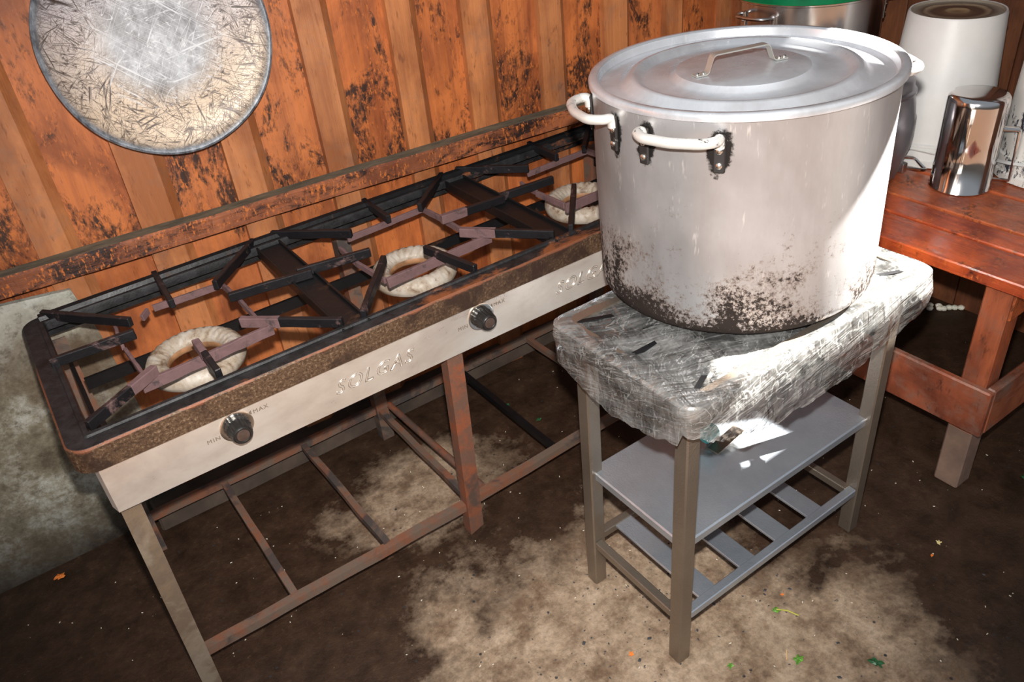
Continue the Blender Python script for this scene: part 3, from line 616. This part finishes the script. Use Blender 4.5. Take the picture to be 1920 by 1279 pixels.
# plastic film draped over the top
def film():
    bm = bmesh.new(); n = 220
    P = rrect(X0-.003, Y0-.003, X1+.003, Y1+.003, .028, 10)
    # resample perimeter
    pts = [Vector((x, y, 0)) for x, y in P]; pts.append(pts[0]); L = [0]
    for i in range(1, len(pts)): L.append(L[-1]+(pts[i]-pts[i-1]).length)
    per = []
    j = 0
    for k in range(n):
        t = L[-1]*k/n
        while L[j+1] < t: j += 1
        per.append(pts[j].lerp(pts[j+1], (t-L[j])/(L[j+1]-L[j])))
    c = Vector((cxm, cym, 0)); rows = []
    def hem(p):
        x, y = p.x, p.y
        h = .085
        if y < Y0+.02:  # front long side
            u = (x-X0)/(X1-X0); h = .052+.085*math.sin(min(1, u*3.2)*pi/2) - .055*max(0, u-.62)/.38
        elif x < X0+.02:
            u = (y-Y0)/(Y1-Y0); h = .072+.045*math.sin(u*pi)
        elif x > X1-.02: h = .075
        return h + .010*noise.noise(Vector((x*23, y*23, 1))) + .007*noise.noise(Vector((x*60, y*60, 2)))
    for i, f in enumerate((.35, .5, .62, .72, .80, .87, .93, .965, .99)):
        row = []
        for p in per:
            q = c.lerp(p, f); z = HT+.0005 + (.0042*noise.noise(Vector((q.x*9, q.y*26, 0))) + .0032*noise.noise(Vector((q.x*30, q.y*12, 3))))*(1 if f < .97 else .4) - .010*max(0, 1-abs(f-.78)/.16)
            z = min(z, HT+.003); row.append(bm.verts.new((q.x, q.y, z)))
        rows.append(row)
    m = 11
    for i in range(m):
        row = []; f = i/(m-1)
        for k, p in enumerate(per):
            d = (p-c); nrm = Vector((0, 0, 0))
            if p.x <= X0+.025: nrm.x -= 1
            if p.x >= X1-.025: nrm.x += 1
            if p.y <= Y0+.025: nrm.y -= 1
            if p.y >= Y1-.025: nrm.y += 1
            nrm.normalize(); h = hem(p); z = HT-.004-h*f
            wv = noise.noise(Vector((p.x*34+f*2, p.y*34, f*3)))*.006*f + noise.noise(Vector((p.x*12, p.y*12+f*4, 7)))*.010*f
            o = .0025 + .010*math.sin(min(1, f*1.1)*pi)*.6 + wv - (.010*f if p.x < X0+.02 else 0)
            row.append(bm.verts.new(p + nrm*max(.0012, o) + Vector((0, 0, z))))
        rows.append(row)
    for i in range(len(rows)-1):
        A, B = rows[i], rows[i+1]
        for k in range(n): bm.faces.new((A[k], A[(k+1) % n], B[(k+1) % n], B[k]))
    return bm
o = link('plastic_film', film(), M_film, None, True, loc=(TX, TY, 0)); tag(o, 'crinkled clear plastic film draped over the top of the grey steel stand', 'plastic film')

# ---------------------------------------------------------------- big pot
PC = Vector((1.2275, -.3375, .7345)); PR = .2625; PH = .402
pot = thing('stock_pot', 'huge dented aluminium stock pot with soot on its lower half standing on the steel stand', 'pot', PC, (R(-1.1), R(-.8), 0))
prof = [(0, 0), (.20, 0), (.240, .0015), (.253, .006), (.260, .014), (PR, .028), (PR+.0005, .2), (PR, PH-.012), (PR+.0015, PH-.006), (PR+.0015, PH), (PR-.001, PH+.001), (PR-.003, PH-.004), (PR-.003, .03), (PR-.02, .01), (0, .006)]
bm = lathe(prof, 128, wob=lambda t, r, z: .0012*math.sin(2*t+.5+z*4) + .0007*noise.noise(Vector((math.cos(t)*3, math.sin(t)*3, z*9))) if r > .2 else 0)
link('body', bm, M_pot, pot, True)
def pot_handle(parent, a0, a1, z, out, Rr, rr=.0085, mat=M_hand, strap=.058, rb=.0055, rise=.0, body=None):
    P = lambda a, r, z: Vector((r*math.cos(R(a)), r*math.sin(R(a)), z))
    am = (a0+a1)/2
    o0, o1 = a0+(am-a0)*.05, a1+(am-a1)*.05
    k = Rr+out
    pts = [P(a0, Rr+.006, z-.016), P(a0, Rr+.0075, z), P(a0, Rr+.022, z+rise*.5), P(a0+(am-a0)*.28, k-.004, z+rise), P(am, k, z+rise), P(a1+(am-a1)*.28, k-.004, z+rise), P(a1, Rr+.022, z+rise*.5), P(a1, Rr+.0075, z), P(a1, Rr+.006, z-.016)]
    pts = smooth_path(pts, .014, 4)
    h = link('handle', tube(pts, rr, 10), mat, parent, True)
    for a in (a0, a1):
        bm = bmesh.new(); n = P(a, 1, 0); t = Vector((-n.y, n.x, 0)); w = .0125
        M = Matrix((t, Vector((0, 0, 1)), n)).transposed().to_4x4(); M.translation = n*(Rr+.0005)
        b = bmesh.new(); add_box(b, (-w*.75, z-strap, 0), (w*.75, z+.004, .006), .002); b.transform(M); me = bpy.data.meshes.new('t'); b.to_mesh(me); b.free(); bm.from_mesh(me); bpy.data.meshes.remove(me)
        link('bracket', bm, M_bur if mat is M_hand else mat, h)
        for dz in (-.021, -.045):
            b = bmesh.new(); add_lathe(b, [(rb, 0), (rb*.95, .0022), (rb*.6, .0038), (0, .0045)], 14); M2 = M.copy(); M2.translation = n*(Rr+.0062)+Vector((0, 0, z+dz)); b.transform(M2); link('rivet', b, M_embos, h, True)
pot_handle(pot, -172.6, -145, .372, .040, PR)
pot_handle(pot, 171.4, 144, .377, .046, PR)
pot_handle(pot, -40, -13, .366, .052, PR)
pot_handle(pot, 30, 58, .366, .040, PR)
# lid
lid = thing('pot_lid', 'ringed aluminium lid with a strap handle lying on the huge pot', 'lid', (1.2225, -.3315, .7345+PH+.001), (R(-1.1), R(-.6), 0))
LR = .2675
prof = [(LR-.0005, -.009), (LR+.0015, -.008), (LR+.002, -.001), (LR, .003), (LR-.003, .0045), (.256, .0045), (.2525, .002), (.250, -.012), (.247, -.0145), (.216, -.0145), (.208, -.012), (.198, -.002), (.193, .0), (.186, -.001), (.178, -.009), (.170, -.012), (.128, -.012), (.122, -.009), (.115, -.001), (.108, .0), (.05, .0), (0, .0005)]
und = [(0, -.002), (.11, -.0025), (.125, -.014), (.16, -.014), (.175, -.012), (.19, -.003), (.21, -.0165), (.248, -.0165), (.252, -.013), (.255, .002), (LR-.003, .002), (LR-.002, -.008)]
bm = bmesh.new(); add_lathe(bm, prof+und+[prof[0]], 128, wob=lambda t, r, z: .0006*math.sin(3*t) if r > .2 else 0); link('dish', bm, M_lid, lid, True)
def strap_handle():
    # from left foot to right foot, in lid coordinates
    A = Vector((-.085, .018, .001)); B = Vector((.060, -.028, .001)); d = (B-A).normalized(); sd2 = Vector((-d.y, d.x, 0))
    pts = [A-d*.012, A+d*.012, A+d*.022+Vector((0, 0, .030)), B-d*.024+Vector((0, 0, .030)), B-d*.012, B+d*.014]
    pts = smooth_path(pts, .006, 3); bm = bmesh.new(); L = []
    for p in pts: L.append([bm.verts.new(p+sd2*w+Vector((0, 0, z))) for w, z in ((-.0085, 0), (.0085, 0), (.0085, .0022), (-.0085, .0022))])
    for i in range(len(L)-1):
        for k in range(4): bm.faces.new((L[i][k], L[i][(k+1) % 4], L[i+1][(k+1) % 4], L[i+1][k]))
    bm.faces.new(L[0][::-1]); bm.faces.new(L[-1]); return bm, A, B, d, sd2
bm, A, B, d_, s2 = strap_handle(); hh = link('handle', bm, m_metal('dull_strap_metal', (.60, .59, .54), .35, .8, .1, None, (.30, .22, .10), (.62, .72), 30), lid, 30)
for c in (A-d_*.006, A+d_*.006, B+d_*.001, B+d_*.011):
    b = lathe([(.004, 0), (.0038, .0015), (.002, .003), (0, .0034)], 12, c=(c.x, c.y, .0032)); link('rivet', b, M_embos, hh, True)

# ---------------------------------------------------------------- bench on the right
BX, BY, BT = 1.744, -.685, .617; BTT = BT+.0012
be = thing('wooden_bench', 'low red-varnished plank bench along the right wall holding pots and buckets', 'bench', (BX, BY, 0))
for (a, b) in ((0, .122), (.131, .212), (.223, .382), (.393, .55), (.558, .80)):
    bm = box((a, 0, BT-.030), (b, 1.16, BT), .003); rough_up(bm, .0014, 9, 6); link('plank', bm, M_varn, be)
lw = .060
for (x, y) in ((.020, .034), (.020, 1.04), (.72, .034), (.72, 1.04)):
    o = link('leg', box((x, y, 0), (x+lw, y+lw, BT-.030), .004), M_varnl, be)
    link('worn_foot', box((x-.0006, y-.0006, 0), (x+lw+.0006, y+lw+.0006, .185), .004), M_bare, o)
    b = box((x+.010, y-.004, .505), (x+lw+.012, y+.012, .575), .003); link('tenon', b, M_varn, o)
link('front_rail', box((0, .010, .198), (.020, 1.14, .328), .004), M_varnx, be)
link('end_rail', box((.020, .010, .198), (.80, .032, .328), .004), M_varnx, be)
link('end_rail', box((.020, 1.10, .198), (.80, 1.122, .328), .004), M_varnx, be)
link('back_rail', box((.78, .035, .198), (.80, 1.098, .328), .004), M_varnx, be)

# ---------------------------------------------------------------- things on the bench
b1 = thing('plastic_bucket', 'upturned white bucket with a brown-stained base behind the steel jug', 'bucket', (2.285, -.125, BTT))
def bucket(parent, baseM, sideM, rt_=.117, rb=.143, h=.383):
    bm = lathe([(rb, 0), (rb+.004, .002), (rb+.004, .02), (rb, .024), (rb-.001, .055), (rb+.003, .057), (rb+.003, .062), (rb-.002, .065), (rt_+.001, h-.006), (rt_-.002, h), (rt_-.006, h-.001)], 72); link('shell', bm, sideM, parent, True)
    bm = lathe([(rt_-.005, h-.001), (rt_-.010, h-.006), (.085, h-.007), (.080, h-.005), (.076, h-.007), (.036, h-.007), (.030, h-.005), (.025, h-.007), (0, h-.007)], 72); link('base', bm, baseM, parent, True)
bucket(b1, M_ubase, M_white)
pts = [(.150*math.cos(R(a)), .150*math.sin(R(a)), .030+.022*math.sin(R((a+215)*2.))) for a in range(-215, -70, 6)]
link('bail_handle', tube(pts, .0032, 6, flat=1.6), M_white, b1, True)
b2 = thing('enamel_bucket', 'chipped white enamel bucket turned over at the right edge of the bench', 'bucket', (2.343, -.438, BTT))
bucket(b2, M_white, M_chip, .128, .142, .40)
pts = [(.150*math.cos(R(a)), .150*math.sin(R(a)), .045+.018*math.sin(R((a+215)*2.))) for a in range(-235, -90, 6)]
link('bail_handle', tube(pts, .0032, 6, flat=1.6), M_white, b2, True)
# jug
jug = thing('steel_jug', 'shiny upside-down stainless steel jug with a side handle on the bench', 'jug', (2.118, -.312, BTT), (0, 0, R(-45)))
bm = lathe([(.0705, .0), (.073, .0012), (.073, .003), (.0705, .005), (.0705, .12), (.0705, .222), (.069, .234), (.064, .241), (.055, .244), (0, .2445)], 80); link('body', bm, M_mug, jug, 60)
pts = smooth_path([(.066, 0, .150), (.112, 0, .146), (.118, 0, .010), (.068, 0, .016)], .006, 4)
link('handle', tube(pts, .0075, 10, flat=.55), M_mug, jug, True)
# barrel pot
gp = thing('pressure_pot', 'dark grey bulging aluminium pot with a wire handle half hidden behind the huge pot', 'pot', (2.015, -.083, BTT))
bm = lathe([(0, 0), (.085, 0), (.098, .008), (.108, .05), (.1085, .052), (.118, .085), (.1195, .088), (.122, .12), (.121, .165), (.118, .168), (.113, .205), (.108, .225), (.111, .229), (.111, .236), (.104, .24), (.102, .262), (.092, .270), (0, .272)], 80); link('body', bm, M_grey, gp, 50)
P0 = Vector((.085, -.068, .030))
bm = bmesh.new(); dv = Vector((.52, -.85, 0)); sv = Vector((.85, .52, 0)); base = Vector((.047, -.082, .0))
pts = smooth_path([base+Vector((.02, .03, .046)), base+Vector((.075, -.005, .030)), base+Vector((.070, -.045, .008)), base+Vector((.0, -.020, .030))], .008, 3)
link('wire_handle', tube(pts, .0045, 8), M_steel, gp, True)
link('handle_lug', box((.035, -.108, .018), (.055, -.086, .044), .002), M_steel, gp)
# rear stock pot with green basin in it
rp = thing('steel_stock_pot', 'brushed steel stock pot with loop handles on the bench in the corner', 'pot', (2.205, .285, BTT))
Rr = .212; hz = .403
bm = lathe([(0, 0), (.19, 0), (.205, .006), (Rr, .02), (Rr, hz-.004), (Rr+.003, hz-.002), (Rr+.003, hz+.002), (Rr-.001, hz+.002), (Rr-.003, hz-.002), (Rr-.003, .02), (0, .008)], 96); link('body', bm, M_steel, rp, 50)
pot_handle(rp, -193, -165, .375, .050, Rr, .0050, M_steel, .060, .004)
pot_handle(rp, -48, -22, .375, .050, Rr, .0050, M_steel, .060, .004)
gb = lathe([(0, -.10), (.12, -.10), (.16, -.08), (.190, -.02), (.203, -.010), (.205, .006), (.2035, .007), (.200, -.008), (.186, -.018), (.15, -.075), (0, -.094)], 96)
o = link('green_basin', gb, M_green, None, True, loc=(2.205, .285, BT+hz-.004)); tag(o, 'green plastic basin sitting in the mouth of the steel stock pot', 'basin')

# ---------------------------------------------------------------- bits on the floor
def leaf(name, x, y, size, mat, label, rot=0., stem=0, seed=0, cat='leaf', grp=None):
    bm = bmesh.new(); n = 16; c = bm.verts.new((0, 0, size*.16)); rg = []
    for k in range(n):
        t = 2*pi*k/n; r = size*(.55+.40*noise.noise(Vector((math.cos(t)*2+seed, math.sin(t)*2, seed*3.1)))+.14*math.sin(5*t+seed)); rg.append(bm.verts.new((r*math.cos(t), r*.75*math.sin(t), .0015+abs(noise.noise(Vector((k*.9, seed, 0))))*size*.25)))
    mid = [bm.verts.new((v.co.x*.5, v.co.y*.5, size*.10+random.uniform(0, size*.12))) for v in rg]
    for k in range(n): bm.faces.new((rg[k], rg[(k+1) % n], mid[(k+1) % n], mid[k])); bm.faces.new((mid[k], mid[(k+1) % n], c))
    o = link(name, bm, mat, None, False, loc=(x, y, .0005), rot=(0, 0, rot)); tag(o, label, cat, grp)
    if stem: link('stem', tube([(0, 0, .004), (stem*.5, .002, .005), (stem, -.003, .003)], .0018, 6), M_stem, o)
    return o
leaf('herb_sprig', 1.131, -.609, .017, M_leaf, 'small green herb sprig with a yellow stem right of the front table leg', R(-55), .048, 1, 'herb')
leaf('herb_leaf', .948, -.641, .013, M_leaf, 'curled bright green leaf on the floor nearest the front table leg', .3, 0, 2)
leaf('herb_leaf', 1.069, -.719, .020, M_leaf, 'crumpled green leaf between the sprig and the dark leaf at the bottom', .1, 0, 3)
leaf('wet_leaf', 1.184, -.825, .025, M_dleaf, 'dark wet green leaf at the bottom right of the floor', 1.4, 0, 4)
leaf('herb_leaf', 1.929, -.740, .022, M_dleaf, 'dark green leaf at the right edge below the bench', .5, 0, 5)
leaf('orange_peel', -.184, .600, .024, M_carrot, 'orange peel scrap at the foot of the concrete slab', .2, 0, 6, 'food scrap')
leaf('carrot_bit', 1.174, -.590, .007, M_carrot, 'tiny orange carrot bit right of the green herb sprig', 0, 0, 7, 'food scrap')
leaf('carrot_bit', 1.526, -.735, .008, M_carrot, 'tiny orange carrot bit next to a pale scrap on dark floor', 0, 0, 8, 'food scrap')
leaf('food_scrap', 1.573, -.723, .013, M_scrap, 'pale yellow food scrap on the dark floor right of the stand', .6, 0, 9, 'food scrap')
leaf('dry_leaf', .805, -.49, .011, M_carrot, 'brown dry leaf fragment left of the front table leg', .8, 0, 10)
o = link('wood_splinter', tube([(1.049, -.705, .002), (1.066, -.690, .004)], .0012, 5), m_plain('splinter_wood', (.62, .40, .18), .6)); tag(o, 'thin pale wood splinter beside the crumpled green leaf', 'splinter')
leaf('herb_leaf', 1.13, .28, .016, M_dleaf, 'green leaf on the floor under the stove by the third burner', .5, 0, 12)
leaf('herb_leaf', 1.10, .40, .012, M_dleaf, 'small green leaf near the curb under the stove', 1.5, 0, 13)
bm = bmesh.new(); random.seed(5)
for (dx, dy) in ((0, 0), (.022, -.022), (.018, .010), (.034, -.012), (.048, -.040), (.060, -.052), (.030, -.032), (.074, -.066)):
    add_lathe(bm, [(0, 0), (.010, .003), (.012, .009), (.007, .014), (0, .016)], 7, c=(2.47+dx, -.14+dy, 0))
o = link('white_food_scraps', bm, M_white2); tag(o, 'little heap of white scraps on the dark floor under the bench', 'food scraps'); o['kind'] = 'stuff'
bm = bmesh.new(); random.seed(11)
for k in range(240):
    x = random.uniform(-.3, 2.0); y = random.uniform(-1.0, .5); a = random.uniform(0, pi); l = random.uniform(.001, .0026)
    add_bar(bm, (x-l*math.cos(a), y-l*math.sin(a), .0012), (x+l*math.cos(a), y+l*math.sin(a), .0012), .0016, .0012)
o = link('rice_grains', bm, M_grain); tag(o, 'scattered pale rice grains and crumbs all over the floor', 'crumbs'); o['kind'] = 'stuff'
bm = bmesh.new(); random.seed(12)
for k in range(260):
    x = random.gauss(.88, .22); y = random.gauss(-.52, .17); r = random.uniform(.0008, .0026) if k % 14 else random.uniform(.003, .0052)
    add_lathe(bm, [(0, -.0005), (r, .0003), (r*.7, r*.35), (0, r*.4)], 6, c=(x, y, 0), wob=lambda t, rr, z, k=k: rr*.35*math.sin(2*t+k))
o = link('stone_chips', bm, M_chipst); tag(o, 'dark gravel specks set in the pale worn patch of floor', 'gravel'); o['kind'] = 'stuff'
